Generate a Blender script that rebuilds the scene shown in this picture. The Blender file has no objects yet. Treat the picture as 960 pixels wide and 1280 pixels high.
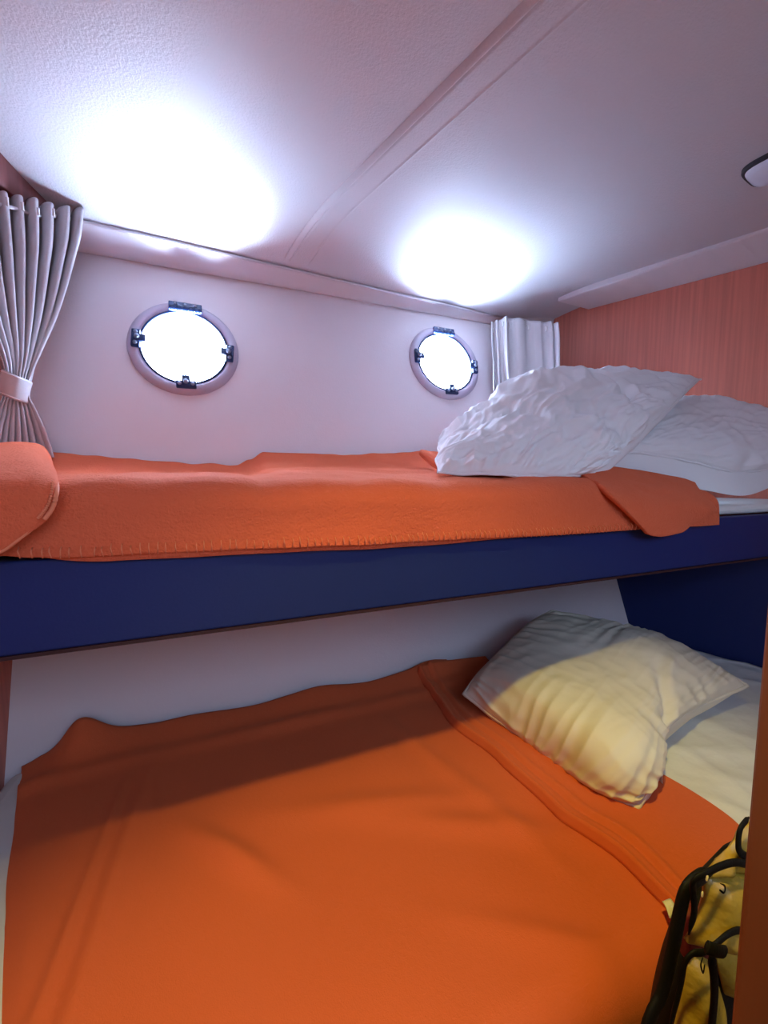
import bpy, bmesh, math, random
from mathutils import Vector, Matrix, noise
random.seed(7)
C = bpy.context.scene.collection
PI = math.pi
EYE = 1.10                                   # eye height above the cabin floor (m)
F, YAW, PIT = 500.0, math.radians(22.0), math.radians(5.03)

# ------------------------------------------------------------------ measuring helpers
def ray(px, py):
    r, v = (px-480)/F, (640-py)/F
    f = math.cos(PIT)+v*math.sin(PIT); u = -math.sin(PIT)+v*math.cos(PIT)
    return Vector((r*math.cos(YAW)+f*math.sin(YAW), -r*math.sin(YAW)+f*math.cos(YAW), u))
def at(px, py, Y):                           # point at depth Y
    d = ray(px, py); s = Y/d.y
    return Vector((d.x*s, Y, d.z*s+EYE))
def atz(px, py, z):                          # point at height z
    d = ray(px, py); s = (z-EYE)/d.z
    return Vector((d.x*s, d.y*s, z))
def HY(z): return 1.176+0.287*(z-EYE)        # flared hull side
def XL(y): return -0.430+0.04*(y-1.03)        # left bulkhead
def XR(y): return 1.35+0.35*(1.21-y)         # right bulkhead

def lerp(a, b, t): return a+(b-a)*t
def sm(a, b, x):
    t = max(0.0, min(1.0, (x-a)/(b-a))); return t*t*(3-2*t)
def gs(x, s): return math.exp(-(x/s)**2)
def nz(x, y, z=0.0): return noise.noise(Vector((x, y, z)))
def ridge(x, y, z=0.0): return 1.0-2.0*abs(nz(x, y, z))
def curve1(tab, x):                          # smooth table lookup
    if x <= tab[0][0]: return tab[0][1]
    for (a, fa), (b, fb) in zip(tab, tab[1:]):
        if x <= b: return lerp(fa, fb, sm(a, b, x))
    return tab[-1][1]

# ------------------------------------------------------------------ object helpers
def tag(o, label=None, cat=None, group=None, kind=None):
    if label: o['label'] = label
    if cat: o['category'] = cat
    if group: o['group'] = group
    if kind: o['kind'] = kind
    return o
def thing(name, label, cat, loc, group=None, kind=None):
    o = bpy.data.objects.new(name, None); C.objects.link(o)
    o.empty_display_size = 0.05
    o.location = loc
    return tag(o, label, cat, group, kind)
def link_mesh(name, verts, faces, mat, parent=None, smooth=True, mats=None, fmat=None):
    me = bpy.data.meshes.new(name)
    off = parent_world(parent) if parent else Vector((0, 0, 0))
    me.from_pydata([tuple(Vector(v)-off) for v in verts], [], faces)
    me.validate(); me.update()
    bm = bmesh.new(); bm.from_mesh(me)
    bmesh.ops.recalc_face_normals(bm, faces=bm.faces); bm.to_mesh(me); bm.free()
    o = bpy.data.objects.new(name, me); C.objects.link(o)
    me.materials.append(mat)
    if smooth: me.polygons.foreach_set('use_smooth', [True]*len(me.polygons))
    if parent: o.parent = parent
    return o
def parent_world(p):
    v = Vector((0, 0, 0))
    while p: v = v+Vector(p.location); p = p.parent
    return v
class MB:
    def __init__(s): s.v = []; s.f = []
    def add(s, v, f):
        b = len(s.v); s.v += [Vector(p) for p in v]; s.f += [tuple(i+b for i in q) for q in f]
    def grid(s, g, closed_u=False):
        nv, nu = len(g), len(g[0]); b = len(s.v)
        for row in g: s.v += [Vector(p) for p in row]
        for j in range(nv-1):
            for i in range(nu if closed_u else nu-1):
                k = (i+1) % nu
                s.f.append((b+j*nu+i, b+j*nu+k, b+(j+1)*nu+k, b+(j+1)*nu+i))
    def tube(s, pts, r, n=8, cap=True, flat=1.0, up=Vector((0, 0, 1))):
        pts = [Vector(p) for p in pts]; rows = []
        for i, p in enumerate(pts):
            t = (pts[min(i+1, len(pts)-1)]-pts[max(i-1, 0)])
            t = t.normalized() if t.length > 1e-9 else Vector((1, 0, 0))
            u = up if abs(t.dot(up)) < 0.95 else Vector((1, 0, 0))
            a = t.cross(u).normalized(); b2 = a.cross(t).normalized()
            rr = r[i] if isinstance(r, (list, tuple)) else r
            rows.append([p+a*(rr*math.cos(2*PI*k/n))+b2*(rr*flat*math.sin(2*PI*k/n)) for k in range(n)])
        b = len(s.v); s.grid(rows, True)
        if cap:
            s.f.append(tuple(b+k for k in range(n))); e = b+(len(rows)-1)*n
            s.f.append(tuple(e+k for k in reversed(range(n))))
    def box(s, c, h, M=None, bev=0.0):
        bm = bmesh.new(); bmesh.ops.create_cube(bm, size=2.0)
        for v in bm.verts: v.co = Vector((v.co.x*h[0], v.co.y*h[1], v.co.z*h[2]))
        if bev: bmesh.ops.bevel(bm, geom=list(bm.edges), offset=bev, segments=3, affect='EDGES', profile=0.5)
        M = M or Matrix.Identity(3)
        bm.verts.index_update()
        s.add([Vector(c)+M @ v.co for v in bm.verts], [tuple(v.index for v in f.verts) for f in bm.faces]); bm.free()
    def build(s, name, mat, parent=None, smooth=True): return link_mesh(name, s.v, s.f, mat, parent, smooth)
def bev_mod(o, w, seg=3, ang=35):
    m = o.modifiers.new('bevel', 'BEVEL'); m.width = w; m.segments = seg; m.limit_method = 'ANGLE'; m.angle_limit = math.radians(ang)
    return o
def solid(o, t, off=-1.0):
    m = o.modifiers.new('solid', 'SOLIDIFY'); m.thickness = t; m.offset = off; return o

def cr(p0, p1, p2, p3, t):
    return 0.5*((2*p1)+(p2-p0)*t+(2*p0-5*p1+4*p2-p3)*t*t+(3*p1-p0-3*p2+p3)*t*t*t)
def spline(P, t):                            # Catmull-Rom through P, t in 0..1
    n = len(P)-1; x = min(max(t, 0), 1)*n; i = min(int(x), n-1); f = x-i
    g = lambda k: P[k] if 0 <= k <= n else (2*P[0]-P[1] if k < 0 else 2*P[n]-P[n-1])
    return cr(g(i-1), g(i), g(i+1), g(i+2), f)
def net(ctrl, nu, nv):
    ctrl = [[Vector(p) for p in r] for r in ctrl]; out = []
    cols = [[spline(r, i/(nu-1)) for i in range(nu)] for r in ctrl]
    for j in range(nv):
        out.append([spline([cols[k][i] for k in range(len(ctrl))], j/(nv-1)) for i in range(nu)])
    return out

# ------------------------------------------------------------------ materials
def mat(name, col, rough=0.6, metal=0.0, spec=0.4, bump=None, sheen=0.0, var=None, coat=0.0):
    m = bpy.data.materials.new(name); m.use_nodes = True
    nt = m.node_tree; b = nt.nodes['Principled BSDF']
    b.inputs['Base Color'].default_value = (*col, 1); b.inputs['Roughness'].default_value = rough
    b.inputs['Metallic'].default_value = metal; b.inputs['Specular IOR Level'].default_value = spec
    if sheen:
        b.inputs['Sheen Weight'].default_value = sheen; b.inputs['Sheen Roughness'].default_value = 0.5
        b.inputs['Sheen Tint'].default_value = (min(1, col[0]*1.5), min(1, col[1]*2+.1), min(1, col[2]*2+.1), 1)
    if coat: b.inputs['Coat Weight'].default_value = coat
    tc = nt.nodes.new('ShaderNodeTexCoord')
    if var:                                   # (scale xyz, amount)
        mp = nt.nodes.new('ShaderNodeMapping'); mp.inputs['Scale'].default_value = var[0]
        no = nt.nodes.new('ShaderNodeTexNoise'); no.inputs['Scale'].default_value = 1.0; no.inputs['Detail'].default_value = 5
        nt.links.new(tc.outputs['Object'], mp.inputs['Vector']); nt.links.new(mp.outputs[0], no.inputs['Vector'])
        rp = nt.nodes.new('ShaderNodeValToRGB'); k = var[1]
        rp.color_ramp.elements[0].position = .3; rp.color_ramp.elements[1].position = .7
        rp.color_ramp.elements[0].color = (*[c*(1-k) for c in col], 1); rp.color_ramp.elements[1].color = (*[min(1, c*(1+k)) for c in col], 1)
        nt.links.new(no.outputs['Fac'], rp.inputs['Fac']); nt.links.new(rp.outputs['Color'], b.inputs['Base Color'])
    if bump:                                  # list of (scale xyz or float, strength, distance)
        prev = None
        for sc, st, di in bump:
            mp = nt.nodes.new('ShaderNodeMapping'); mp.inputs['Scale'].default_value = sc if isinstance(sc, tuple) else (sc,)*3
            no = nt.nodes.new('ShaderNodeTexNoise'); no.inputs['Scale'].default_value = 1.0; no.inputs['Detail'].default_value = 3
            nt.links.new(tc.outputs['Object'], mp.inputs['Vector']); nt.links.new(mp.outputs[0], no.inputs['Vector'])
            bp = nt.nodes.new('ShaderNodeBump'); bp.inputs['Strength'].default_value = st; bp.inputs['Distance'].default_value = di
            nt.links.new(no.outputs['Fac'], bp.inputs['Height'])
            if prev: nt.links.new(prev.outputs[0], bp.inputs['Normal'])
            prev = bp
        nt.links.new(prev.outputs[0], b.inputs['Normal'])
    return m
def glass_mat():
    m = bpy.data.materials.new('porthole_glass'); m.use_nodes = True; nt = m.node_tree
    nt.nodes.remove(nt.nodes['Principled BSDF']); out = nt.nodes['Material Output']
    t = nt.nodes.new('ShaderNodeBsdfTransparent'); g = nt.nodes.new('ShaderNodeBsdfGlossy'); g.inputs['Roughness'].default_value = .05
    x = nt.nodes.new('ShaderNodeMixShader'); x.inputs[0].default_value = .05
    nt.links.new(t.outputs[0], x.inputs[1]); nt.links.new(g.outputs[0], x.inputs[2]); nt.links.new(x.outputs[0], out.inputs['Surface'])
    return m
def emit_mat(name, col, st):
    m = bpy.data.materials.new(name); m.use_nodes = True; b = m.node_tree.nodes['Principled BSDF']
    b.inputs['Base Color'].default_value = (.8, .8, .8, 1); b.inputs['Emission Color'].default_value = (*col, 1); b.inputs['Emission Strength'].default_value = st
    return m

M_hull = mat('hull_vinyl', (.82, .76, .80), .55, bump=[(260, .25, .002), (18, .12, .006)])
M_ceil = mat('headliner_vinyl', (.60, .58, .61), .48, spec=.5, bump=[(230, .55, .0022)])
M_trim = mat('headliner_trim', (.72, .68, .71), .5)
M_wood = mat('cherry_veneer', (.60, .185, .125), .45, var=((110, 110, 2.6), .13), bump=[((160, 160, 4), .1, .001)])
M_wood2 = mat('dark_cherry', (.20, .065, .06), .55, var=((75, 75, 2.2), .2))
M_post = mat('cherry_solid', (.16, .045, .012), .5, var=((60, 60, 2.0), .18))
M_navy = mat('navy_vinyl', (.010, .022, .12), .55, spec=.3, bump=[(300, .15, .001)])
M_edge = mat('wood_edging', (.035, .012, .015), .5)
M_floor = mat('teak_floor', (.20, .10, .05), .5, var=((3, 60, 3), .25))
M_fleece = mat('coral_fleece', (.70, .138, .060), .95, spec=.1, sheen=.35, bump=[(330, .55, .004), (120, .35, .005)])
M_soft = mat('soft_coral_fleece', (.70, .142, .052), .95, spec=.08, sheen=.3, bump=[(700, .35, .0015), (160, .16, .003)])
M_stitch = mat('stitch_thread', (.78, .24, .12), .9)
M_pillow = mat('white_pillowcase', (.86, .86, .88), .8, spec=.2, bump=[(900, .12, .0006), (40, .12, .004)])
M_pillow2 = mat('cream_pillow_ticking', (.76, .71, .58), .8, spec=.2, bump=[(900, .12, .0006), (45, .12, .004)])
M_sheet = mat('white_sheet', (.76, .77, .74), .85, spec=.2, bump=[(35, .3, .006)])
M_curt = mat('grey_curtain_cloth', (.56, .53, .55), .85, spec=.2, bump=[(700, .2, .001)])
M_ring = mat('porthole_ring_plastic', (.50, .45, .55), .4)
M_black = mat('black_plastic', (.010, .028, .10), .35)  # blue of the lens flare mixed into the black base colour
M_knob = mat('latch_knob', (.30, .36, .48), .3, metal=.6)
M_glass = glass_mat()
M_white = mat('white_plastic', (.75, .74, .74), .4)
M_rail = mat('rail_aluminium', (.62, .60, .63), .35, metal=.6)
M_chrome = mat('chrome', (.75, .78, .82), .15, metal=1.0)
M_dark = mat('dark_rubber', (.03, .03, .04), .6)
M_tag = mat('white_label', (.80, .78, .68), .7)
M_bag = mat('mustard_nylon', (.34, .22, .022), .42, spec=.6, bump=[(40, .6, .008), (500, .2, .001)])
M_bagblk = mat('black_webbing', (.006, .0055, .006), .6, spec=.15, bump=[(400, .3, .001)])
M_bagred = mat('maroon_nylon', (.14, .012, .012), .6)

# ------------------------------------------------------------------ the shell
ZF, ZT, ZC = 0.0, EYE+.603, EYE+.68
P1 = Vector((-.083, 0, EYE+.356)); P2 = Vector((.757, 0, EYE+.406))
for p in (P1, P2): p.y = HY(p.z)
HW = Vector((0, .287, 1)).normalized(); HN = Vector((0, -1, .287)).normalized(); HU = Vector((1, 0, 0))
RO, RI, RH = .140, .110, .119

def hull():
    bm = bmesh.new()
    def loop(pts):
        vs = [bm.verts.new(p) for p in pts]
        for a, b in zip(vs, vs[1:]+vs[:1]): bm.edges.new((a, b))
    z0, z1 = -.05, EYE+.80
    loop([(-1.0, HY(z0), z0), (2.1, HY(z0), z0), (2.1, HY(z1), z1), (-1.0, HY(z1), z1)])
    for p in (P1, P2):
        loop([p+HU*(RH*math.cos(a))+HW*(RH*math.sin(a)) for a in [2*PI*k/64 for k in range(64)]])
    bmesh.ops.triangle_fill(bm, use_beauty=True, use_dissolve=False, edges=bm.edges[:])
    r = bmesh.ops.extrude_face_region(bm, geom=bm.faces[:])
    bmesh.ops.translate(bm, verts=[g for g in r['geom'] if isinstance(g, bmesh.types.BMVert)], vec=-HN*.035)
    bmesh.ops.recalc_face_normals(bm, faces=bm.faces)
    me = bpy.data.meshes.new('wall_back'); bm.to_mesh(me); bm.free()
    o = bpy.data.objects.new('wall_back', me); C.objects.link(o); me.materials.append(M_hull)
    return tag(o, 'off-white textured hull side with two round portholes', 'wall', kind='structure')
hull()

def slab(name, poly, z0, z1, m, label, cat):
    n = len(poly); b = MB()
    b.add([(x, y, z0) for x, y in poly]+[(x, y, z1) for x, y in poly],
          [tuple(range(n)), tuple(range(n, 2*n))]+[(i, (i+1) % n, n+(i+1) % n, n+i) for i in range(n)])
    return tag(b.build(name, m, smooth=False), label, cat, kind='structure')
YB = -.55
slab('wall_left', [(XL(1.45), 1.45), (XL(YB), YB), (XL(YB)-.04, YB), (XL(1.45)-.04, 1.45)], ZF, EYE+.78, M_wood, 'cherry wood bulkhead at the left end of the bunks, behind the tied curtain', 'wall')
slab('wall_right', [(XR(1.45), 1.45), (XR(YB), YB), (XR(YB)+.04, YB), (XR(1.45)+.04, 1.45)], ZF, EYE+.78, M_wood, 'reddish cherry wood bulkhead at the pillow end of the bunks', 'wall')
WX, WZ, WW, WH = .30, EYE+.33, .62, .20       # unseen window added behind the camera for cool fill light
def front_wall():
    b = MB(); x0, x1, z1 = XL(YB)-.04, XR(YB)+.04, EYE+.78; y = YB-.02
    for (a0, a1, c0, c1) in ((x0, WX-WW, ZF, z1), (WX+WW, x1, ZF, z1), (WX-WW, WX+WW, ZF, WZ-WH), (WX-WW, WX+WW, WZ+WH, z1)):
        b.box(((a0+a1)/2, y, (c0+c1)/2), ((a1-a0)/2, .02, (c1-c0)/2))
    tag(b.build('wall_front', M_trim, smooth=False), 'pale partition facing the bunks with an added fill-light window', 'wall', kind='structure')
    root = thing('added_fill_window', 'long window added for fill light in the unseen partition facing the bunks', 'window', (WX, y, WZ), kind='structure')
    b = MB()
    for (cx, cz, hx, hz) in ((WX, WZ+WH-.01, WW, .012), (WX, WZ-WH+.01, WW, .012), (WX-WW+.01, WZ, .012, WH-.02), (WX+WW-.01, WZ, .012, WH-.02), (WX, WZ, .010, WH-.02)):
        b.box((cx, y, cz), (hx, .026, hz), bev=.003)
    b.build('window_frame', M_white, root, smooth=False)
    b = MB(); b.box((WX, y, WZ), (WW-.005, .002, WH-.005)); b.build('pane', M_glass, root, smooth=False)
front_wall()
slab('floor', [(XL(YB)-.04, YB-.04), (XR(YB)+.04, YB-.04), (XR(.85)+.04, .87), (XL(.85)-.04, .87)], -.04, ZF, M_floor, 'brown cabin floor below the bunks', 'floor')
def inner(y, k, xoff=.002): return None
slab('trim_4', [(XR(HY(EYE-.3)), HY(EYE-.3)-.0), (XR(.45), .45), (XR(.45)-.008, .45), (XR(HY(EYE-.3))-.008, HY(EYE-.3)-.0)], EYE-.98, EYE-.13, M_navy, 'dark navy lining panel on the bulkhead below the upper bunk', 'panel')

# ceiling headliner: gently coved down to the hull, with a raised batten that has moulded edges
def rail_y(x): return lerp(1.255, 1.325, (x+.3)/1.33)
def rail_z(x): return EYE+lerp(.632, .616, (x+.3)/1.33)+.042*sm(1.03, 1.32, x)
S1 = lambda y: .214+.315*(1.187-y)           # left edge of the batten
BW = .070
def seam_h(t):                               # height profile across the batten (t metres right of its left edge)
    h = -.0022*sm(-.002, .003, t)*(1-sm(BW-.005, BW+.001, t))
    h += .0040*gs(t-.000, .0028)-.0055*gs(t-.0085, .0042)+.0035*gs(t-.0170, .0024)-.0030*gs(t-BW+.002, .0035)
    return h
ts = [-.02+.045*i/60 for i in range(60)]+[.025+.03*i/12 for i in range(12)]+[.055+.035*i/36 for i in range(37)]
cols = 24
g = []
ny = 90
for j in range(ny+1):
    w = j/ny
    row = []
    ycoarse = lerp(YB, 1.0, min(1, w/.45)) if w < .45 else None
    def mk(x, t=None):
        ye = rail_y(x); y = lerp(YB, .95, w/.45) if w < .45 else lerp(.95, ye, (w-.45)/.55)
        return x, y, ye
    y0 = lerp(YB, .95, w/.45) if w < .45 else lerp(.95, 1.28, (w-.45)/.55)
    s = S1(y0); xl, xr = XL(y0)+.001, XR(y0)-.001
    xs = [lerp(xl, s-.02, i/cols) for i in range(cols)]+[s+t for t in ts]+[lerp(s+.09, xr, (i+1)/cols) for i in range(cols)]
    for x in xs:
        _, y, ye = mk(x)
        q = sm(ye-.34, ye+.10, y); 
        d = max(0, (y-(ye-.30))/.30)
        z = lerp(ZC, rail_z(x), d**2.2)
        fade = 1-sm(ye-.06, ye-.015, y)
        z += seam_h(x-s)*fade
        row.append((x, y, z))
    g.append(row)
b = MB(); b.grid(g); o = b.build('ceiling', M_ceil); tag(o, 'grainy white headliner over the upper bunk with a moulded batten', 'ceiling', kind='structure')
# upper deck over the headliner
# cove between headliner edge and hull
g = []
for i in range(61):
    x = lerp(XL(1.3)-.005, XR(1.3)+.005, i/60)
    ry, rz = rail_y(x), rail_z(x); hy = HY(ZT)
    prof = [(ry-.003, rz+.012), (ry-.003, rz+.001), (ry, rz-.004)]
    for k in range(1, 13):
        t = k/12; prof.append((lerp(ry, hy+.006, t), lerp(rz-.004, ZT-.004, t)-.016*math.sin(PI*t)*(.4+.6*t)))
    prof += [(hy+.004, ZT+.008), (hy+.01, ZT+.06)]
    g.append([(x, y, z) for y, z in prof])
b = MB(); b.grid(g); o = b.build('trim_1', M_trim); tag(o, 'rounded pale cove between headliner and hull above the portholes', 'trim', kind='structure')

# wooden corner piece between the headliner and the tied curtain
path = [(-.300, 1.290), (-.330, 1.262), (-.362, 1.215), (-.392, 1.150), (-.410, 1.08), (-.419, .98), (-.421, .60), (-.422, YB+.005)]
gg = []
for zz, off in ((EYE+.700, 0), (EYE+.640, .0), (EYE+.604, .0), (EYE+.602, -.004), (EYE+.602, -.09)):
    row = []
    for i in range(61):
        q = spline([Vector((x, y, 0)) for x, y in path], i/60); lift = .020*max(0, 1-i/16)
        row.append((max(q.x+off, XL(q.y)+.001), q.y+(-off*.9 if i < 12 else 0), min(zz+lift, EYE+.70)))
    gg.append(row)
b = MB(); b.grid(gg); o = b.build('trim_5', M_wood2); tag(o, 'reddish wooden corner strip over the tied grey curtain', 'trim', kind='structure')

# crown strip along the right bulkhead
g = []
for i in range(31):
    y = lerp(1.205, YB, i/30); zt = EYE+lerp(.672, .655, i/30); zb = EYE+lerp(.662, .628, min(1, (1.205-y)/.55))
    xr = XR(y)
    q = min(1, (1.205-y)/.55); zb = EYE+lerp(.650, .628, q); w_ = lerp(.160, .125, q); zi = EYE+lerp(.655, .6745, q)
    prof = [(xr-.001, zb+.002), (xr-.006, zb), (xr-.020, lerp(zb, zi, .1)), (xr-w_+.005, lerp(zb, zi, .97)), (xr-w_, zi+.002), (xr-w_, ZC+.01), (xr-.001, ZC+.01)]
    g.append([(x, y, z) for x, z in prof])
b = MB(); b.grid(g); n = len(g[0]); b.f.append(tuple(range(n)))
o = b.build('trim_2', M_trim, smooth=False); tag(o, 'pale crown strip along the top of the cherry wood bulkhead', 'trim', kind='structure')

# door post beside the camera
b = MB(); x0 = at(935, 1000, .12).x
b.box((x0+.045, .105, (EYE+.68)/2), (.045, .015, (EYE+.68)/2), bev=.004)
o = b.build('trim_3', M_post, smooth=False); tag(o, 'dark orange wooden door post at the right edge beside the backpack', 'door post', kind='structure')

# ------------------------------------------------------------------ portholes
def hp(c, u, w, n): return c+HU*u+HW*w+HN*n
def porthole(name, c, label):
    root = thing(name, label, 'porthole', c, kind='structure')
    prof = [(RO, -.002), (RO, .004), (RO-.004, .010), (RO-.010, .014), (RO-.020, .0155), (RI+.006, .013), (RI+.001, .008), (RI, .002), (RI, -.030), (RH-.001, -.030)]
    b = MB(); b.grid([[hp(c, r*math.cos(2*PI*k/72), r*math.sin(2*PI*k/72), n) for k in range(72)] for r, n in prof], True)
    b.build('frame', M_ring, root)
    b = MB(); b.tube([hp(c, (RI-.001)*math.cos(2*PI*k/72), (RI-.001)*math.sin(2*PI*k/72), .009) for k in range(73)], .0032, 8, cap=False, up=HN)
    tag(b.build('gasket', M_black, root), 'dark gasket round the glass')
    b = MB(); b.grid([[hp(c, r*math.cos(2*PI*k/72), r*math.sin(2*PI*k/72), n) for k in range(72)] for r, n in ((.0005, -.004), (RI-.001, -.004), (RI-.001, -.010), (.0005, -.010))], True)
    b.build('pane', M_glass, root)
    R = Matrix((HU, HW, HN)).transposed()
    # hinge at the top: a plate with knuckles
    b = MB(); b.box(hp(c, .004, .1165, .018), (.042, .012, .006), R, .002)
    for k in range(5): b.tube([hp(c, .004-.039+.016*k, .107, .023), hp(c, .004-.039+.016*k+.0135, .107, .023)], .0075, 10)
    h = tag(b.build('hinge', M_black, root), 'dark hinge at the top of the ring')
    b = MB()
    for k in (-1, 0, 1): b.tube([hp(c, .004+.025*k, .121, .023), hp(c, .004+.025*k, .121, .0265)], .0035, 10, up=HU)
    b.build('screw', M_knob, h)
    for a in (PI*.985, PI*2-.09, PI*1.5+.02):
        d = HU*math.cos(a)+HW*math.sin(a); t = -HU*math.sin(a)+HW*math.cos(a)
        Rr = Matrix((t, d, HN)).transposed()
        q = c+d*.1165
        b = MB(); b.box(q+HN*.018, (.025, .0105, .006), Rr, .003); b.box(q-d*.008+HN*.022, (.010, .016, .006), Rr, .003)
        l = tag(b.build('latch', M_black, root), 'dark latch on the ring')
        b = MB()
        for k in (-1, 1): b.tube([q+t*.016*k+HN*.023, q+t*.016*k+HN*.027], .0050, 10, up=t)
        b.tube([q-d*.004+HN*.027, q-d*.004+HN*.035], [.007, .005], 12, up=t)
        b.build('knob', M_knob, l)
    return root
porthole('window_1', P1, 'round porthole nearer the tied curtain, with grey ring and dark latches')
porthole('window_2', P2, 'round porthole nearer the pillows and the straight grey curtain')

# ------------------------------------------------------------------ curtain rail and curtains
rp = [tuple(at(*q)) for q in ((-60, 240, 1.075), (9, 258, 1.125), (28, 264, 1.15), (48, 270, 1.185), (67, 270, 1.215))]
for i in range(13):
    x = lerp(-.29, 1.10, i/12); rp.append((x, rail_y(x)-.006, rail_z(x)-.004))
rp += [(1.15, 1.305, rail_z(1.1)-.012)]
b = MB(); b.tube([spline([Vector(p) for p in rp], i/120) for i in range(121)], .0042, 8)
tag(b.build('curtain_rail', M_rail), 'thin pale curtain rail running under the headliner edge above both portholes', 'curtain rail')

def tieback_curtain():
    root = thing('curtain', 'grey pleated curtain gathered by a tieback in the left corner', 'curtain', at(20, 480, 1.10))
    # path of right and left boundary, (pixel row, left px, right px, depth at left, depth at right)
    tab = [(250, -75, 104, 1.06, 1.245), (300, -62, 99, 1.05, 1.24), (350, -46, 86, 1.05, 1.22), (400, -26, 69, 1.06, 1.19), (440, -6, 51, 1.07, 1.15),
           (470, 6, 40, 1.08, 1.12), (492, 4, 36, 1.08, 1.11), (515, -8, 44, 1.07, 1.12), (540, -20, 55, 1.06, 1.13), (572, -30, 66, 1.05, 1.14)]
    nz_, nu = 110, 300; g = []
    PK = [0, .11, .22, .325, .43, .536, .642, .749, .868, .972, 1.03]
    for j in range(nz_):
        t = j/(nz_-1)
        row = spline([Vector((a[0], a[1], a[2])) for a in tab], t); dep = spline([Vector((a[3], a[4], 0)) for a in tab], t)
        y, l, r = row
        gather = gs(y-482, 26)
        pl = []
        for i in range(nu):
            u = i/(nu-1)
            # pleat top line rises to the left (rail comes nearer)
            px = lerp(l, r, u)
            yy = y+lerp(-22, 18, u)*(1-sm(250, 330, y)) if y < 330 else y
            fr = 7.0
            kk = 0
            while kk < len(PK)-2 and u > PK[kk+1]: kk += 1
            ph = 2*PI*(kk+(u-PK[kk])/(PK[kk+1]-PK[kk]))+.35*nz(u*3, y*.012)*sm(270, 360, y)
            amp = (.025*(1-.62*gather))*(.85+.5*nz(u*5, 1.7+y*.004))
            dep_ = lerp(dep.x, dep.y, u)
            p = at(px, yy, dep_)
            fold = math.cos(ph); fold = math.copysign(abs(fold)**.75, fold)
            away = Vector((XL(0)*0+.35, -.94, 0))
            p = p+away*(amp*fold+.010*gather*(1-(2*u-1)**2))
            p += Vector((.006*math.sin(ph*1.0+.9)*(1-gather), 0, 0))
            if u > .93: p += Vector((0, -.006*math.sin((u-.93)/.07*PI), 0))
            zmax = HY(p.z)-.006
            p.y = min(p.y, zmax); p.x = max(p.x, XL(p.y)+.004)
            pl.append(p)
        g.append(pl)
    b = MB(); b.grid(g); o = b.build('drape', M_curt, root); solid(o, .0016, 0)
    # hem down the free edge
    b = MB(); b.tube([g[j][-1] for j in range(0, nz_, 2)], .0026, 6); b.build('hem', M_curt, o)
    # tieback band
    prof = [at(4, 477, 1.06), at(14, 481, 1.045), at(26, 486, 1.05), at(37, 490, 1.075), at(41, 492, 1.11)]
    down = Vector((.0, .0, -1)); gg = []
    for k in range(9):
        t = k/8; gg.append([spline(prof, i/24)+Vector((-.010*t, -.004*math.sin(PI*t), -.047*(t-.5))) for i in range(25)])
    b = MB(); b.grid(gg); tb = tag(b.build('tieback', M_curt, root), 'stitched tieback band'); solid(tb, .003, 0)
    b = MB()
    for t in (.07, .93): b.tube([spline(prof, i/24)+Vector((-.010*t, -.0035, -.047*(t-.5))) for i in range(25)], .0012, 5)
    b.build('tieback_seam', M_white, tb)
    for px, py, d in ((9, 252, 1.075), (28, 258, 1.10), (48, 265, 1.135), (67, 266, 1.165), (97, 272, 1.22)):
        b = MB(); p = at(px, py, d)
        b.box(p, (.0022, .003, .008), bev=.001); b.tube([p+Vector((0, .001, .004)), p+Vector((0, .006, .011))], .0014, 6)
        tag(b.build('hook', M_white, root), 'white plastic curtain hook')
tieback_curtain()

def straight_curtain():
    root = thing('curtain', 'grey pleated curtain hanging straight in the corner above the white pillows', 'curtain', at(655, 480, 1.2))
    top = [(614, 404, 1.285), (622, 401, 1.27), (634, 398, 1.25), (650, 399, 1.235), (670, 402, 1.21), (688, 403, 1.17), (699, 405, 1.13)]
    bot = [(618, 510, 1.20), (628, 515, 1.185), (640, 518, 1.17), (655, 520, 1.15), (676, 520, 1.13), (694, 520, 1.11), (703, 515, 1.09)]
    T = [at(*p) for p in top]; Bm = [at(*p) for p in bot]; nu, nv = 180, 60; g = []
    for j in range(nv):
        t = j/(nv-1); row = []
        for i in range(nu):
            u = i/(nu-1); p = lerp(spline(T, u), spline(Bm, u), t)
            ph = (u*6.2+.25*math.sin(u*7))*2*PI
            a = .010*(1-.75*gs(u-.66, .11))*(1-.3*t)
            f = math.cos(ph); f = math.copysign(abs(f)**.7, f)
            f += 1.3*gs(u-.28, .06)*(1-t)*math.sin((u-.28)*60)
            p = p+Vector((-.45, -.89, 0))*(a*f)+Vector((.004*nz(u*6, t*3), 0, 0))
            p.y = min(p.y, HY(p.z)-.006); p.x = min(p.x, XR(p.y)-.006)
            row.append(p)
        g.append(row)
    b = MB(); b.grid(g); o = b.build('drape', M_curt, root); solid(o, .0016, 0)
    b = MB(); b.tube([g[j][0] for j in range(0, nv, 2)], .0024, 6); b.tube([g[0][i] for i in range(0, nu, 2)], .0018, 5); b.build('hem', M_curt, o)
    for px, py, d in ((629, 405, 1.245), (637, 406, 1.24), (616, 413, 1.275), (661, 409, 1.2), (683, 411, 1.16)):
        b = MB(); p = at(px, py, d)
        b.box(p, (.0025, .003, .008), bev=.001); b.tube([p+Vector((0, .001, .004)), p+Vector((0, .006, .010))], .0015, 6)
        tag(b.build('hook', M_white, root), 'white plastic curtain hook')
straight_curtain()

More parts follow.
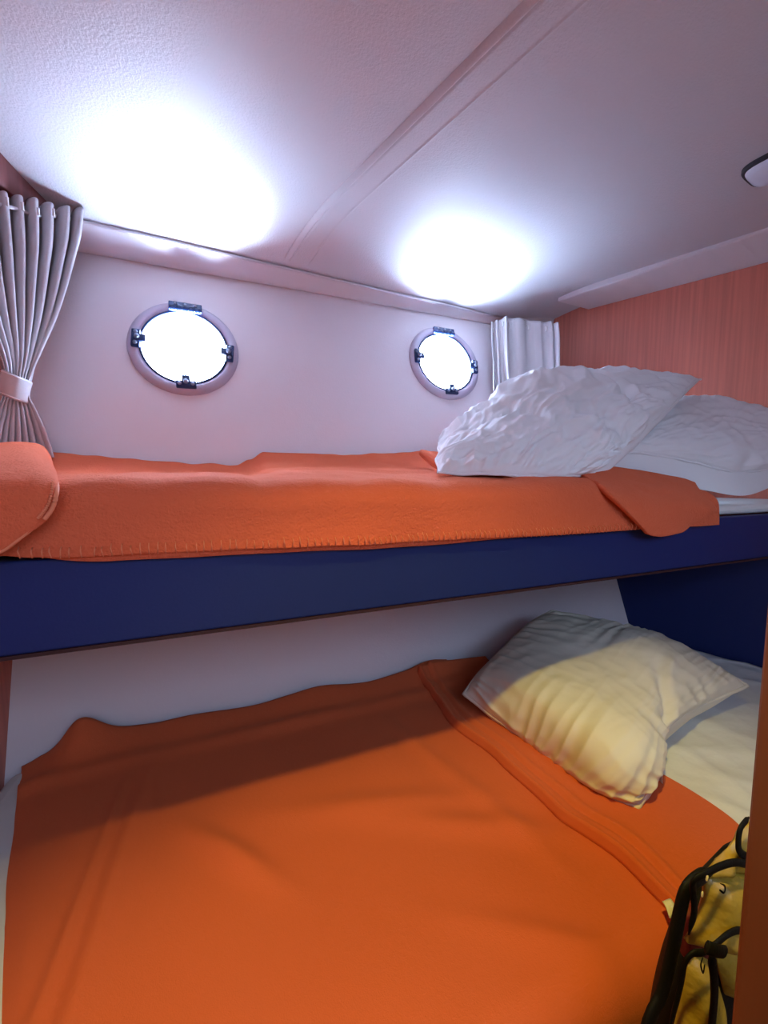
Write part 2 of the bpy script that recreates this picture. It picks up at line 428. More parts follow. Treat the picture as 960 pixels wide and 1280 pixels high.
# ------------------------------------------------------------------ bunks and mattresses
UF, UB, UT = .526, EYE-.193, EYE-.088       # upper bunk front, underside, top of front board
LZ = EYE-.590                               # lower mattress top
def prism(name, pts_fn, z0, z1, m, parent, bev=.0):
    b = MB(); lo = pts_fn(z0); hi = pts_fn(z1); n = len(lo)
    b.add([(x, y, z0) for x, y in lo]+[(x, y, z1) for x, y in hi],
          [tuple(range(n)), tuple(range(n, 2*n))]+[(i, (i+1) % n, n+(i+1) % n, n+i) for i in range(n)])
    o = b.build(name, m, parent, smooth=False)
    if bev: bev_mod(o, bev)
    return o
root = thing('bunk', 'upper built-in bunk with a dark navy front board', 'bunk', (.45, UF, UB))
prism('front_board', lambda z: [(XL(UF)+.002, UF), (XR(UF)-.012, UF), (XR(UF)-.012, UF+.022), (XL(UF)+.002, UF+.022)], UB+.004, UT, M_navy, root, .003)
prism('edging', lambda z: [(XL(UF)+.002, UF-.001), (XR(UF)-.012, UF-.001), (XR(UF)-.012, UF+.022), (XL(UF)+.002, UF+.022)], UB, UB+.004, M_edge, root)
prism('base_panel', lambda z: [(XL(UF+.022)+.003, UF+.022), (XR(UF+.022)-.012, UF+.022), (XR(HY(z))-.012, HY(z)-.003), (XL(HY(z))+.003, HY(z)-.003)], UB, UB+.03, M_navy, root)
o = prism('mattress', lambda z: [(XL(UF+.022)+.008, UF+.022), (XR(UF+.022)-.016, UF+.022), (XR(HY(z))-.02, HY(z)-.012), (XL(HY(z))+.01, HY(z)-.012)], UT+.001, EYE-.066, M_sheet, None, .015)
tag(o, 'thin mattress in a white sheet under the pillows on the upper bunk', 'mattress')
b = MB()
root = thing('bunk', 'lower built-in bunk base under the orange-covered bed', 'bunk', (.45, .32, 0))
prism('front_board', lambda z: [(XL(.32)+.003, .32), (XR(.32)-.004, .32), (XR(.32)-.004, .345), (XL(.32)+.003, .345)], 0.001, LZ-.10, M_navy, root, .003)
prism('base_panel', lambda z: [(XL(.345)+.004, .345), (XR(.345)-.012, .345), (XR(HY(z))-.012, HY(z)-.003), (XL(HY(z))+.004, HY(z)-.003)], LZ-.13, LZ-.101, M_navy, root)
o = prism('mattress', lambda z: [(XL(.31)+.012, .30), (XR(.31)-.018, .30), (XR(HY(z))-.02, HY(z)-.012), (XL(HY(z))+.012, HY(z)-.012)], LZ-.10, LZ, M_sheet, None, .03)
tag(o, 'mattress in a white sheet on the lower bunk, showing beside the cream pillow', 'mattress')

low_mat = o
g = []
for j in range(90):
    y = lerp(.312, HY(LZ)-.02, j/89); row = []
    for i in range(110):
        x = lerp(.70, XR(y)-.024, i/109)
        z = LZ+.003+.006*max(0, ridge(x*7+.8*nz(x*4, y*4), y*3, 2)-.35)+.010*max(0, ridge((x+y)*5, (x-y)*2.2+.4*nz(x*5, y*5), 6)-.55)+.002*nz(x*25, y*25)
        row.append((x, y, z-.02*sm(.36, .31, y)*0))
    g.append(row)
b = MB(); b.grid(g); sh = tag(b.build('sheet', M_sheet, low_mat), 'rumpled white sheet'); solid(sh, .002, 1)

# ------------------------------------------------------------------ upper blanket
def upper_blanket():
    root = thing('blanket', 'coral orange fleece blanket spread over the upper bunk with folded ends', 'blanket', (.3, .8, EYE-.04))
    back = []
    for px, py in ((-60, 566), (60, 567), (110, 571), (180, 577), (240, 581), (296, 583), (312, 576), (330, 567), (370, 568), (430, 570), (490, 568), (530, 565), (600, 572), (760, 585)):
        p = at(px, py, 1.165); back.append((p.x, p.z))
    front = []
    for px, py in ((-60, 604), (70, 604), (130, 602), (230, 600), (300, 598), (330, 604), (400, 600), (480, 601), (560, 604), (640, 602), (700, 598), (760, 602), (860, 612)):
        p = at(px, py, .56); front.append((p.x, p.z))
    hem = []
    for px, py in ((-60, 680), (0, 695), (40, 697), (90, 697), (150, 694), (260, 689), (370, 684), (480, 680), (580, 674), (680, 670), (740, 666), (790, 662), (900, 656)):
        p = at(px, py, .512); hem.append((p.x, p.z))
    nx, nt = 330, 120; g = []
    for j in range(nt):
        t = j/(nt-1); row = []
        for i in range(nx):
            s = i/(nx-1)
            # sheared in x so the left end follows the bulkhead
            if t < .62: y = lerp(1.168, .575, t/.62)
            else: y = .515
            x = lerp(XL(min(y, 1.2))+.012, .97, s)
            zb, zf, zh = curve1(back, x), curve1(front, x), curve1(hem, x)
            if t < .62:
                q = t/.62
                z = lerp(zb, zf, q**.65)-.030*math.sin(PI*min(1, q*1.3))*(1-q)+.004
                z += .012*sm(.05, .4, q)*(1-q)*nz(x*6, y*6, 2)+.010*gs(y-(.93-.30*(x-.05)), .025)*sm(.0, .15, x)*(1-sm(.35, .6, x))
                z += .006*gs(q-.93, .06)*nz(x*9, 3.3)+.0035*nz(x*22, y*18, 5)
                z = max(z, EYE-.040)
                y = min(y, HY(z)-.008)
                p = Vector((x, y, z))
            elif t < .74:
                a = (t-.62)/.12*PI/2
                r = .052
                p = Vector((x, .575-(r+.008)*math.sin(a), zf+.004-r*.75*(1-math.cos(a))))
                p.z += .006*gs(1.0-.93, .06)*nz(x*9, 3.3)*(1-a/(PI/2))+.0035*nz(x*22, .575*18, 5)*math.cos(a)
            else:
                q = (t-.74)/.26
                z0 = zf+.004-.052*.75
                z = lerp(z0, zh, q)
                yy = .515-.004*q+.006*nz(x*5, z*6, 1)*q+.004*nz(x*14, z*4, 9)*q
                p = Vector((x, min(yy, .521), z))
            row.append(p)
        g.append(row)
    b = MB(); b.grid(g); cover = b.build('cover', M_fleece, root); solid(cover, .006, 1)
    # under layer peeping out below the hem
    gg = []
    for k in range(8):
        row = []
        for i in range(200):
            x = lerp(-.22, .62, i/199); zh = curve1(hem, x)
            extra = .007*sm(-.2, -.12, x)*(1-sm(.28, .5, x))
            row.append(Vector((x, .519+.002*nz(x*8, k*.1), lerp(zh+.02, zh-extra, k/7))))
        gg.append(row)
    b = MB(); b.grid(gg); o = b.build('under_layer', M_fleece, root); solid(o, .004, 0)
    # stitches along the hem
    b = MB(); x = -.19
    while x < .75:
        z = curve1(hem, x)+.005; d = random.uniform(.006, .010); q = random.uniform(-.0015, .0015)
        b.tube([(x, .503, z-.004), (x+q, .501, z+d*.5), (x+q, .505, z+d)], .0007, 5); x += random.uniform(.007, .011)
    tag(b.build('edge_stitching', M_stitch, cover), 'pale blanket stitches along the hanging edge')
    # folded-back end at the left
    rows = [[at(-70, 556, .98), at(-20, 556, .96), at(30, 556, .93), at(50, 560, .92), at(60, 572, .90)],
            [at(-80, 575, .78), at(-20, 570, .76), at(30, 568, .74), at(52, 575, .74), at(63, 583, .74)],
            [at(-90, 592, .60), at(-20, 588, .59), at(35, 588, .57), at(58, 594, .56), at(68, 600, .56)],
            [at(-90, 618, .520), at(-20, 612, .510), at(35, 612, .503), at(60, 614, .502), at(69, 616, .503)],
            [at(-90, 650, .502), at(-25, 648, .497), at(28, 643, .494), at(52, 640, .494), at(64, 637, .497)],
            [at(-90, 705, .500), at(-40, 700, .496), at(0, 690, .494), at(32, 668, .493), at(54, 651, .496)]]
    g = net(rows, 60, 70)
    for j, r in enumerate(g):
        for i, p in enumerate(r): p.z += .002*nz(p.x*25, p.y*25, p.z*25); p.x = max(p.x, XL(p.y)+.02)
    b = MB(); b.grid(g); fe_ = b.build('folded_end', M_fleece, root); solid(fe_, .010, 0)
    b = MB()
    for j in range(0, 70, 2):
        p, q = g[j][-1], g[j][-4]
        n_ = Vector((.001, -.0085, .004)); b.tube([p+n_, lerp(p, q, 1.0)+n_*1.1], .0015, 5)
    b.tube([g[j][-1]+Vector((.003, -.006, .001)) for j in range(0, 70, 1)], .0022, 6)
    b.tube([g[-1][i]+Vector((.0, -.003, .0)) for i in range(0, 60, 1)], .0022, 6)
    tag(b.build('edge_stitching', M_stitch, fe_), 'pale blanket stitches on the folded end')
    # folded corner drooping over the board below the pillows
    rows = [[at(722, 594, .60), at(765, 586, .615), at(810, 592, .61), at(850, 599, .59), at(868, 605, .57)],
            [at(735, 600, .555), at(775, 602, .558), at(815, 607, .555), at(852, 612, .545), at(878, 618, .535)],
            [at(758, 617, .508), at(792, 624, .508), at(828, 628, .507), at(862, 630, .503), at(894, 638, .508)],
            [at(785, 643, .499), at(808, 647, .498), at(832, 648, .496), at(860, 646, .497), at(884, 643, .503)],
            [at(808, 668, .497), at(822, 670, .495), at(838, 669, .493), at(852, 664, .495), at(864, 652, .500)]]
    g = net(rows, 50, 50)
    for r in g:
        for p in r: p.z += .002*nz(p.x*22, p.y*22, p.z*22)+0*p.x; p.y += .004*nz(p.x*16+3, p.z*5)
    b = MB(); b.grid(g); o = b.build('folded_corner', M_fleece, root); solid(o, .009, 0)
    # rolled corner behind the pillow
    b = MB(); pts = [at(527, 566, 1.05), at(538, 572, .98), at(550, 581, .88), at(565, 586, .78)]
    b.tube([spline(pts, i/30) for i in range(31)], [.004+.012*math.sin(PI*min(1, .15+i/34)) for i in range(31)], 12)
    b.build('rolled_edge', M_fleece, root)
upper_blanket()

# ------------------------------------------------------------------ lower blanket
def bed_z(x, y):
    z = LZ+.012
    z += .010*nz(x*3.0, y*3.0, 4)+.006*nz(x*7, y*5, 8)
    z += .010*gs(x+.17-.05*(y-.5), .016)*(1-sm(.75, .95, y))                       # long crease
    z += .008*gs(x+.205-.05*(y-.5), .009)*(1-sm(.75, .95, y))
    z += .014*gs((x+.02)*.75+(y-.60)*.66-.02, .020)*gs((x+.02)*.66-(y-.60)*.75, .09)
    z += .010*gs((x-.22)*.3+(y-.62), .028)*gs(x-.25, .16)
    z += .010*gs((x-.40)*.5+(y-.50), .026)*gs(x-.38, .14)
    z += .007*gs((x-.43)+.25*(y-.5), .022)*sm(.35, .5, y)*(1-sm(.75, .9, y))
    z += .008*gs((x-.40)*.55+(y-.315)*.84, .02)*gs(x-.38, .10)
    hy = HY(LZ)
    lip = .022+.016*nz(x*7, 2.2)+.050*gs(x+.295, .045)+.030*gs(x-.54, .07)
    lip = max(.006, lip)*sm(-.40, -.30, x)
    z += lip*sm(hy-.10, hy-.012, y)+.016*gs(y-(hy-.10), .020)*(.6+.6*nz(x*4, 5))
    return z
FE = .318                                     # where the blanket turns down at the front
def bed_point(x, v, lift=0.0, fe=FE):
    """v in 0..1: hull -> front edge -> hanging"""
    hy = HY(LZ)-.016
    if v < .62:
        y = lerp(hy, fe, v/.62); return Vector((x, min(y, HY(bed_z(x, y))-.010), bed_z(x, y)+lift))
    z0 = bed_z(x, fe); r = .05
    if v < .76:
        a = (v-.62)/.14*PI/2; return Vector((x, fe-(r+lift)*math.sin(a), z0-r+(r+lift)*math.cos(a)))
    q = (v-.76)/.24
    w = .010*q*math.sin(x*26+1.2*math.sin(x*9))+.008*q*nz(x*9, q)
    return Vector((x, fe-r-lift-.006*q+w, z0-r-.22*q))
def lower_blanket():
    root = thing('blanket', 'orange fleece blanket spread over the lower bunk with a folded-back end', 'blanket', (.25, .65, LZ))
    nx, nv = 260, 150; g = []
    for j in range(nv):
        v = j/(nv-1); row = []
        for i in range(nx):
            s = i/(nx-1); y = lerp(HY(LZ), FE, min(1, v/.62))
            xl = max(-.385+(.965-y)*.30+.012*nz(y*6, 1.1), XL(y)+.02); x = lerp(xl, .60, s)
            p = bed_point(x, v)
            if s < .03: p.z -= .010*(1-s/.03)
            row.append(p)
        g.append(row)
    b = MB(); b.grid(g); solid(b.build('cover', M_soft, root), .006, -1)
    # folded-back end with a double hem
    def xr(v):
        y = lerp(HY(LZ), FE, min(1, v/.62)); return .735+.045*gs(y-.40, .14)-.10*sm(.58, .76, v)
    FX = sorted([(p.y, p.x) for p in [atz(px, py, LZ+.022) for px, py in ((540, 868), (560, 898), (621, 947), (691, 1010), (779, 1070), (832, 1124))]])
    def xl(v):
        y = lerp(HY(LZ), FE, min(1, v/.62)); return curve1(FX, y)+.003*nz(y*9, 7)
    g = []; nx, nv = 110, 150
    for j in range(nv):
        v = .02+.78*j/(nv-1); row = []
        for i in range(nx):
            s = i/(nx-1); x = lerp(xl(v), xr(v), s)
            lift = .016*sm(0, .03, s)*(1-.8*sm(.94, 1, s))+.0045*gs(s-.03, .022)+.0035*gs(s-.17, .03)-.004*gs(s-.125, .018)
            row.append(bed_point(x, v, lift))
        g.append(row)
    b = MB(); b.grid(g); fe_ = b.build('folded_end', M_soft, root); solid(fe_, .006, -1)
    hemrow = [min(range(nv), key=lambda j: abs((.02+.78*j/(nv-1))-vv)) for vv in (.62,)]
    # label sewn into the fold, near the front
    q = [atz(828, 1127, LZ+.034), atz(838, 1123, LZ+.034), atz(847, 1143, LZ+.027), atz(837, 1148, LZ+.027)]
    gg = [[lerp(lerp(q[0], q[1], i/4), lerp(q[3], q[2], i/4), k/6)+Vector((0, 0, .003*math.sin(PI*k/6))) for i in range(5)] for k in range(7)]
    b = MB(); b.grid(gg); o = tag(b.build('care_tag', M_tag, fe_), 'small white care tag'); solid(o, .0012, 0)
lower_blanket()

# ------------------------------------------------------------------ pillows
def pillow(label, rows, m, drop, floor_z, pipe=0.0, wr=.006, seed=0.0, group=None, nu=150, nv=130, creases=(), tagpt=None, ew=.010, ef=16, puff=.0, rag=.004, fine=.0):
    g = net(rows, nu, nv)
    c = Vector((0, 0, 0))
    for r in rows:
        for p in r: c += Vector(p)
    c /= len(rows)*len(rows[0])
    root = thing('pillow', label, 'pillow', (c.x, c.y, floor_z), group)
    N = [[None]*nu for _ in range(nv)]
    for j in range(nv):
        for i in range(nu):
            du = g[j][min(i+1, nu-1)]-g[j][max(i-1, 0)]; dv = g[min(j+1, nv-1)][i]-g[max(j-1, 0)][i]
            n = du.cross(dv); n = n.normalized() if n.length > 1e-12 else Vector((0, 0, 1))
            N[j][i] = n
    cn = N[nv//2][nu//2]; sg = 1 if cn.z-cn.y > 0 else -1
    top = []
    for j in range(nv):
        row = []
        for i in range(nu):
            u, v = i/(nu-1), j/(nv-1); p = g[j][i]; n = N[j][i]*sg
            eu = min(u, 1-u)*2; ev = min(v, 1-v)*2
            edge = min(1, eu*9)*min(1, ev*9)
            q = p*1.0
            # radial gathers running in from the seams
            rad = ew*(math.exp(-ev*2.6)*ridge(u*ef+.8*nz(u*5, v*3, seed), v*1.6+seed)+math.exp(-eu*2.6)*ridge(u*1.6+seed, v*ef+.8*nz(u*3, v*5, seed+2)))
            big = wr*(nz(q.x*11+seed, q.y*11, q.z*11)*.9+ridge(q.x*17+seed, q.y*17, q.z*13)*.75-.45+.5*nz(q.x*34, q.y*34, q.z*34+seed))
            w_ = .12*nz(u*4, v*4, seed+20)
            big += fine*(ridge((u*.55+v*.8+w_)*13+seed, (u*.8-v*.55+w_)*4)+.7*ridge((u*.9+v*.4-w_)*21, (u*.4-v*.9)*5+seed)-.5)
            d = (rad*.55+big)*edge
            d += puff*max(0, (1-(2*u-1)**2)*(1-(2*v-1)**2))**.33
            for (cu, cv, ca, cl, cw, cd) in creases:
                a = (u-cu)*math.cos(ca)+(v-cv)*math.sin(ca); b_ = -(u-cu)*math.sin(ca)+(v-cv)*math.cos(ca)
                d += cd*gs(a, cl)*gs(b_, cw)
            rim = Vector((nz(p.x*16, p.y*16, seed+3), nz(p.x*16, p.y*16, seed+6), .6*nz(p.x*22, p.y*22, seed+9)))*rag
            row.append(p+n*d+rim)
        top.append(row)
    # underside: Coons patch of the seam, sagging down
    bot = []
    for j in range(nv):
        row = []
        for i in range(nu):
            u, v = i/(nu-1), j/(nv-1)
            P = (1-v)*g[0][i]+v*g[-1][i]+(1-u)*g[j][0]+u*g[j][-1]-((1-u)*(1-v)*g[0][0]+u*(1-v)*g[0][-1]+(1-u)*v*g[-1][0]+u*v*g[-1][-1])
            k = (1-(2*u-1)**4)*(1-(2*v-1)**4)
            k = k**.6
            P = P-Vector((0, .012*k, drop*k))
            P.y += .006*k*nz(P.x*13, P.z*13, seed); P.z = max(P.z, min(floor_z, g[j][i].z))
            row.append(P)
        bot.append(row)
    b = MB(); b.grid(top); b.grid([r[::-1] for r in bot])
    me_o = b.build('case', m, root)
    bm = bmesh.new(); bm.from_mesh(me_o.data); bmesh.ops.remove_doubles(bm, verts=bm.verts, dist=.0004)
    bmesh.ops.recalc_face_normals(bm, faces=bm.faces); bm.to_mesh(me_o.data); bm.free()
    me_o.data.polygons.foreach_set('use_smooth', [True]*len(me_o.data.polygons))
    if pipe:
        loop = [top[0][i] for i in range(0, nu, 2)]+[top[j][-1] for j in range(0, nv, 2)]+[top[-1][i] for i in range(nu-1, -1, -2)]+[top[j][0] for j in range(nv-1, -1, -2)]
        b = MB(); b.tube(loop+[loop[0]], pipe, 7, cap=False); tag(b.build('piping', m, me_o), 'corded seam round the edge')
    return root, top

rows = [[at(548, 553, .93), at(620, 528, .95), at(700, 505, .93), at(790, 487, .85), at(875, 475, .74)],
        [at(549, 556, .86), at(606, 512, .85), at(668, 474, .83), at(762, 468, .79), at(866, 479, .705)],
        [at(549, 566, .76), at(618, 532, .735), at(695, 500, .72), at(775, 497, .69), at(838, 506, .655)],
        [at(547, 578, .68), at(615, 560, .655), at(690, 545, .63), at(755, 545, .61), at(793, 548, .62)],
        [at(546, 591, .63), at(600, 593, .61), at(655, 595, .585), at(705, 596, .58), at(742, 590, .59)]]
pillow('crumpled white pillow lying askew on top, nearer the porthole', rows, M_pillow, .06, EYE+.006, .0028, .0070, 3.1, ew=.016, ef=18, puff=.018, rag=.008, fine=.0055, nu=230, nv=190,
       creases=[(.75, .45, 1.2, .16, .02, -.014), (.70, .35, .5, .10, .018, -.010), (.62, .40, 1.9, .12, .02, .010)])
rows = [[at(780, 545, .90), at(830, 530, .84), at(885, 526, .78), at(935, 533, .70), at(985, 542, .655)],
        [at(775, 535, .85), at(835, 508, .80), at(888, 503, .745), at(945, 514, .68), at(985, 524, .64)],
        [at(760, 552, .76), at(825, 530, .72), at(885, 528, .69), at(940, 537, .65), at(990, 548, .62)],
        [at(752, 566, .71), at(808, 552, .68), at(872, 556, .64), at(932, 563, .612), at(993, 562, .60)],
        [at(750, 576, .695), at(797, 566, .66), at(868, 579, .622), at(927, 590, .592), at(990, 580, .585)]]
pillow('plump white pillow with a corded seam against the cherry wood bulkhead', rows, M_pillow, .105, EYE-.064, .0030, .004, 9.4,
       creases=[(.74, .93, 1.57, .12, .03, -.010)], ew=.009, ef=9, puff=.020, fine=.0025)
rows = [[at(690, 764, .88), at(765, 781, .80), at(830, 800, .72), at(885, 828, .62), at(934, 857, .54)],
        [at(662, 780, .86), at(735, 795, .735), at(802, 812, .635), at(842, 845, .565), at(872, 884, .530)],
        [at(632, 808, .83), at(700, 826, .69), at(765, 856, .585), at(808, 888, .515), at(832, 912, .490)],
        [at(603, 838, .81), at(665, 866, .65), at(725, 906, .535), at(780, 945, .455), at(822, 968, .435)],
        [at(580, 868, .79), at(640, 913, .67), at(695, 955, .57), at(750, 992, .475), at(797, 1009, .425)]]
root, top = pillow('cream pillow with a corded seam propped on the lower bunk', rows, M_pillow2, .07, LZ+.012, .0046, .0026, 5.7,
       creases=[(.80, .42, .5, .15, .03, -.020), (.88, .50, .2, .12, .03, -.014), (.70, .30, .9, .12, .03, .006)], ew=.018, ef=15, puff=.026, rag=.002, fine=.0006)
# crumpled sheet corner and label below the pillow
p = at(818, 978, .46)
gg = []
for k in range(7):
    gg.append([at(816+2*k, 950+i*6, .47-.004*k)+Vector((0, 0, .0)) for i in range(6)])
b = MB(); b.grid(gg); o = tag(b.build('label', M_tag, root), 'white label on the pillow seam'); solid(o, .001, 0)

# ------------------------------------------------------------------ backpack
def backpack():
    SC = 1.267
    def B(px, py, d): return at(px, py, d*SC)
    root = thing('backpack', 'mustard yellow backpack with black trim wedged between bed and door post', 'backpack', (.47, .215, 0))
    Z = lambda d: EYE+d
    # main body: rounded, standing on the floor, leaning on the bed
    rings = []
    for k in range(40):
        t = k/39; z = lerp(.004, Z(-.378), t)
        cx = lerp(.495, .535, t); hw = .156*(1-.10*t**3)*(math.sqrt(max(0, 1-((t-.78)/.22)**2)) if t > .78 else 1)*(.9+.1*sm(0, .1, t))
        hd = .030*(math.sqrt(max(0, 1-((t-.78)/.22)**2)) if t > .78 else 1)*(.85+.15*sm(0, .12, t))
        cy = lerp(.206, .219, t)
        rings.append([Vector((cx+hw*math.copysign(abs(math.cos(a))**.55, math.cos(a)), cy+hd*math.copysign(abs(math.sin(a))**.6, math.sin(a))+.004*nz(a*2, z*12), z)) for a in [2*PI*i/72 for i in range(72)]])
    b = MB(); b.grid(rings, True); b.f.append(tuple(range(72))); b.f.append(tuple(39*72+i for i in reversed(range(72))))
    tag(b.build('body', M_bagblk, root), 'black side panel and back')
    D = .150
    # upper pocket: bulging mustard panel
    def panel(name, rows, m, bump, lab=None, seed=0, wide=0, tall=0):
        if wide: rows = [r+[r[-1]+Vector((wide*.5, 0, 0)), r[-1]+Vector((wide, 0, -.01))] for r in rows]
        if tall: rows = rows+[[q+Vector((0, .004, -tall*.5)) for q in rows[-1]], [q+Vector((0, .012, -tall)) for q in rows[-1]]]
        g = net(rows, 70 if wide else 48, 70 if tall else 48); nu_, nv_ = len(g[0])-1, len(g)-1
        for j, r in enumerate(g):
            for i, p in enumerate(r):
                u, v = i/nu_, j/nv_; k = (1-(2*u-1)**4)*(1-(2*v-1)**4)
                p.y -= bump*k; e = k*.008*(ridge(p.x*28+seed, p.z*16)-.4); p.y -= e; p.z += e*.4
        b = MB(); b.grid(g); o = b.build(name, m, root); solid(o, .004, 0)
        if lab: tag(o, lab)
        return g
    g1 = panel('top_panel', [[B(896, 1076, D), B(915, 1052, D), B(925, 1035, D), B(950, 1020, D)],
                             [B(884, 1086, D), B(910, 1070, D), B(930, 1060, D), B(955, 1052, D)],
                             [B(875, 1095, D), B(900, 1088, D), B(925, 1085, D), B(955, 1082, D)]], M_bag, .010, None, 1, wide=.19)
    g2 = panel('upper_pocket', [[B(880, 1098, D), B(900, 1091, D), B(920, 1088, D), B(950, 1088, D)],
                                [B(876, 1125, D), B(898, 1120, D), B(920, 1118, D), B(950, 1118, D)],
                                [B(868, 1150, D), B(890, 1150, D), B(915, 1150, D), B(950, 1150, D)],
                                [B(857, 1176, D), B(876, 1176, D), B(905, 1174, D), B(950, 1168, D)]], M_bag, .020, None, 4, wide=.19)
    g3 = panel('lower_pocket', [[B(858, 1206, D), B(868, 1194, D), B(878, 1196, D), B(888, 1206, D)],
                                [B(852, 1235, D), B(866, 1232, D), B(878, 1232, D), B(888, 1236, D)],
                                [B(846, 1265, D), B(862, 1265, D), B(874, 1265, D), B(884, 1268, D)],
                                [B(832, 1330, D), B(850, 1330, D), B(868, 1330, D), B(880, 1330, D)]], M_bag, .016, None, 8, tall=.25)
    g4 = panel('side_pocket', [[B(893, 1195, D), B(905, 1180, D), B(920, 1170, D), B(945, 1165, D)],
                               [B(900, 1220, D), B(908, 1215, D), B(920, 1212, D), B(945, 1210, D)],
                               [B(905, 1240, D), B(912, 1240, D), B(922, 1240, D), B(945, 1240, D)]], M_bag, .010, None, 12, wide=.19)
    g5 = panel('red_panel', [[B(866, 1120, D+.012), B(872, 1150, D+.012), B(880, 1165, D+.012)],
                             [B(855, 1140, D+.010), B(862, 1170, D+.006), B(890, 1185, D+.004)],
                             [B(850, 1185, D+.010), B(858, 1195, D+.006), B(880, 1196, D+.004)]], M_bagred, .002, 'maroon panel between the pockets', 15)
    def cord(name, pts, r, flat=.6, lab='black piping', ext=None):
        pts = [B(*p) for p in pts]; r = r*SC
        if ext: pts = ([pts[0]+Vector(ext), pts[0]+Vector(ext)*.5]+pts) if ext[0] else (pts+[pts[-1]+Vector(ext)*.5, pts[-1]+Vector(ext)])
        b = MB(); b.tube([spline(pts, i/48) for i in range(49)], [r*(.35+.65*sm(0, .08, i/48)*(1-sm(.94, 1, i/48))) for i in range(49)], 10, flat=.45, up=Vector((0, 1, 0)))
        return tag(b.build(name, M_bagblk, root), lab)
    cord('piping', [(955, 1079, .140), (920, 1078, .138), (900, 1083, .138), (882, 1092, .138), (868, 1100, .140), (866, 1112, .142), (868, 1138, .143), (861, 1168, .145)], .0028, ext=(.17, 0, -.01))
    cord('piping', [(890, 1090, .146), (872, 1098, .147), (858, 1112, .147), (851, 1135, .148), (846, 1160, .148), (840, 1190, .148), (828, 1240, .148), (806, 1300, .148)], .0062, ext=(0, .01, -.30))
    cord('piping', [(950, 1155, .136), (915, 1165, .134), (895, 1180, .134), (880, 1190, .136), (866, 1192, .138), (856, 1204, .140), (850, 1235, .142), (836, 1290, .144)], .0026, ext=(.17, 0, -.01))
    cord('strap', [(888, 1190, .130), (892, 1215, .130), (893, 1245, .132), (890, 1280, .134), (888, 1320, .136)], .0034, ext=(0, .015, -.25), lab='black vertical strap')
    cord('strap', [(936, 1022, .142), (926, 1035, .140), (923, 1052, .140), (926, 1066, .140), (945, 1076, .140)], .0026, lab='black carry loop')
    cord('buckle', [(882, 1183, .128), (894, 1188, .126), (906, 1190, .128)], .0040, lab='black buckle')
    for pts in ([(900, 1104, .124), (906, 1108, .122), (905, 1116, .123), (899, 1112, .124)], [(879, 1196, .126), (876, 1206, .125), (879, 1216, .126), (881, 1205, .126)]):
        cord('zip_pull', pts, .0006, lab='black cord zip pull')
    for (px, py, a) in ((884, 1098, .3), (878, 1118, .1)):
        b = MB(); b.box(B(px, py, .128), (.0010, .0008, .0022), Matrix.Rotation(a, 3, 'Y'), .001)
        tag(b.build('zipper_slider', M_tag, root), 'bright metal zipper slider')
backpack()

# ------------------------------------------------------------------ ceiling lights
def rsq(cx, cy, r, rot, n=48, p=.55):
    out = []
    for k in range(n):
        a = 2*PI*k/n; x = r*math.copysign(abs(math.cos(a))**p, math.cos(a)); y = r*math.copysign(abs(math.sin(a))**p, math.sin(a))
        out.append((cx+x*math.cos(rot)-y*math.sin(rot), cy+x*math.sin(rot)+y*math.cos(rot)))
    return out
def ceiling_light(c, r, rot, label, lens):
    root = thing('ceiling_light', label, 'ceiling light', c)
    z = c[2]
    prof = [(r, z+.002), (r, z-.005), (r*.96, z-.009), (r*.88, z-.009)]
    b = MB(); b.grid([[(x, y, zz) for x, y in rsq(c[0], c[1], rr, rot)] for rr, zz in prof], True); tag(b.build('bezel', M_dark, root), 'dark rim')
    prof = [(r*.90, z-.008), (r*.86, z-.013), (r*.70, z-.018), (r*.4, z-.021), (r*.001, z-.022)]
    b = MB(); b.grid([[(x, y, zz) for x, y in rsq(c[0], c[1], rr, rot)] for rr, zz in prof], True); b.build('lens', lens, root)
    return root
lc = atz(945, 192, ZC); lr = .055
ax = Vector((lc.x, lc.y, 0)).normalized()
ceiling_light((lc.x+.075, lc.y-.004, ZC), lr, math.radians(8), 'small ceiling light with a dark rim at the right edge', mat('frosted_lens', (.72, .80, .92), .25, spec=.6))
LAMP = Vector((.06, .045, ZC))
ceiling_light(tuple(LAMP), .06, 0, 'lit ceiling light over the passage in front of the bunks', emit_mat('warm_lens', (1, .55, .2), 6))
def area(name, loc, direction, size, power, col, shape='DISK'):
    d = bpy.data.lights.new(name, 'AREA'); d.shape = shape; d.size = size; d.energy = power; d.color = col
    o = bpy.data.objects.new(name, d); C.objects.link(o); o.location = loc
    o.rotation_euler = Vector(direction).to_track_quat('-Z', 'Y').to_euler(); return o
ld = bpy.data.lights.new('warm_lamp', 'SPOT'); ld.energy = 31; ld.color = (1.0, .77, .12); ld.spot_size = math.radians(88); ld.spot_blend = .62; ld.shadow_soft_size = .022
lo = bpy.data.objects.new('warm_lamp', ld); C.objects.link(lo); lo.location = LAMP-Vector((0, 0, .05)); lo.rotation_euler = Vector((.18, -.05, -1)).to_track_quat('-Z', 'Y').to_euler()

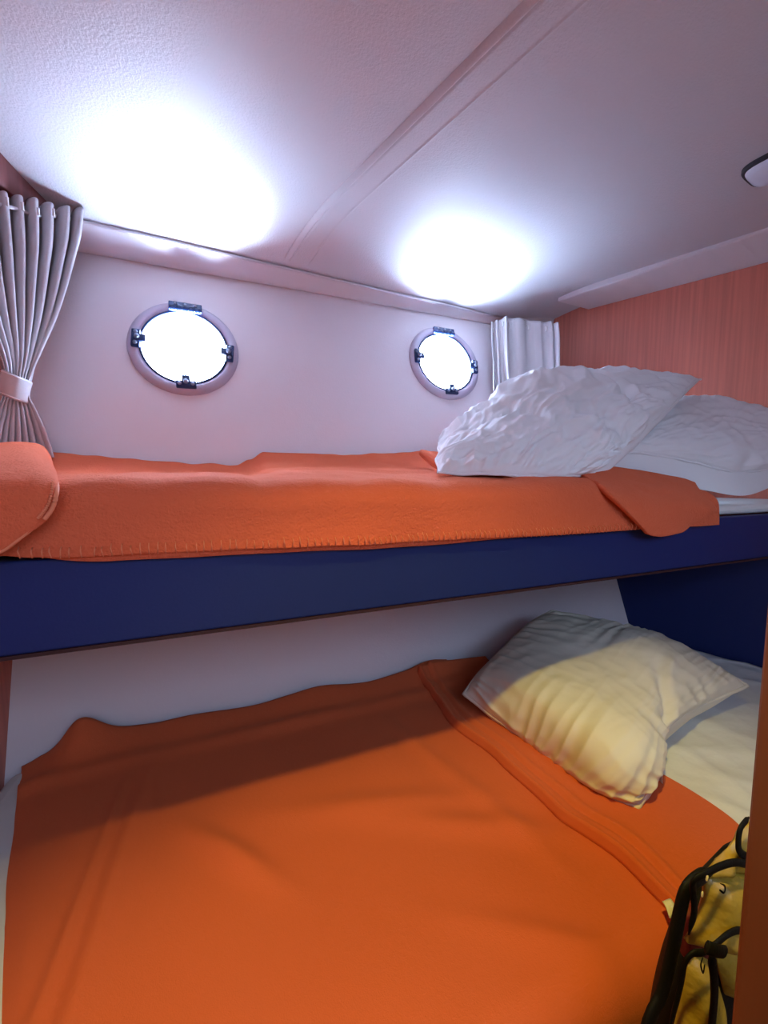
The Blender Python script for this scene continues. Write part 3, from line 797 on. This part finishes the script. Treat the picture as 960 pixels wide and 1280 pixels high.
# daylight: bright sky and glittering water, let in through the portholes
w = bpy.data.worlds.new('outside'); bpy.context.scene.world = w; w.use_nodes = True
nt = w.node_tree; bg = nt.nodes['Background']
tc = nt.nodes.new('ShaderNodeTexCoord'); sp = nt.nodes.new('ShaderNodeSeparateXYZ'); rp = nt.nodes.new('ShaderNodeValToRGB'); mr = nt.nodes.new('ShaderNodeMapRange')
nt.links.new(tc.outputs['Generated'], sp.inputs[0]); mr.inputs['From Min'].default_value = -1; mr.inputs['From Max'].default_value = 1
nt.links.new(sp.outputs['Z'], mr.inputs['Value']); nt.links.new(mr.outputs[0], rp.inputs['Fac'])
cr_ = rp.color_ramp; SKYC = (.52, .69, 1)
lv = [(0, 2.0), (.15, .85), (.28, .15), (.42, .12), (.52, .50), (.62, 1.2), (1, 1.7)]
cr_.elements[0].position = 0; cr_.elements[1].position = 1
for q, k in lv[1:-1]: cr_.elements.new(q)
for e, (q, k) in zip(cr_.elements, lv): e.position = q; e.color = (SKYC[0]*k/2, SKYC[1]*k/2, SKYC[2]*k/2, 1)
# sky dimmed on the camera side to set the added window's fill
my = nt.nodes.new('ShaderNodeMapRange'); my.inputs['From Min'].default_value = -.15; my.inputs['From Max'].default_value = .15
my.inputs['To Min'].default_value = 9.0; my.inputs['To Max'].default_value = 190.0
nt.links.new(sp.outputs['Y'], my.inputs['Value']); nt.links.new(my.outputs[0], bg.inputs['Strength'])
nt.links.new(rp.outputs['Color'], bg.inputs['Color'])
for c in (P1, P2):
    o = area('daylight_portal', c-HN*.034, HN, 2*RI, 1, (1, 1, 1)); o.data.cycles.is_portal = True
o = area('daylight_portal', (WX, YB-.03, WZ), (0, 1, 0), WW*2, 1, (1, 1, 1), 'RECTANGLE'); o.data.size_y = WH*2; o.data.cycles.is_portal = True  # portal for the added fill window
sd = bpy.data.lights.new('sun_glitter', 'SUN'); sd.energy = 105; sd.angle = math.radians(38); sd.color = (.60, .75, 1)
so = bpy.data.objects.new('sun_glitter', sd); C.objects.link(so); so.location = (.3, 3, 0)
so.rotation_euler = Vector((.10, -.27, .90)).to_track_quat('-Z', 'Y').to_euler()

# ------------------------------------------------------------------ camera
cd = bpy.data.cameras.new('camera'); cam = bpy.data.objects.new('camera', cd); C.objects.link(cam)
cd.sensor_fit = 'VERTICAL'; cd.sensor_height = 24; cd.sensor_width = 18; cd.lens = F/1280*24
cd.clip_start = .01
cam.location = (0, 0, EYE); cam.rotation_euler = (PI/2-PIT, 0, -YAW)
bpy.context.scene.camera = cam
vs = bpy.context.scene.view_settings
vs.view_transform = 'Standard'; vs.look = 'None'; vs.gamma = 1; vs.use_curve_mapping = False; vs.exposure = 0.28
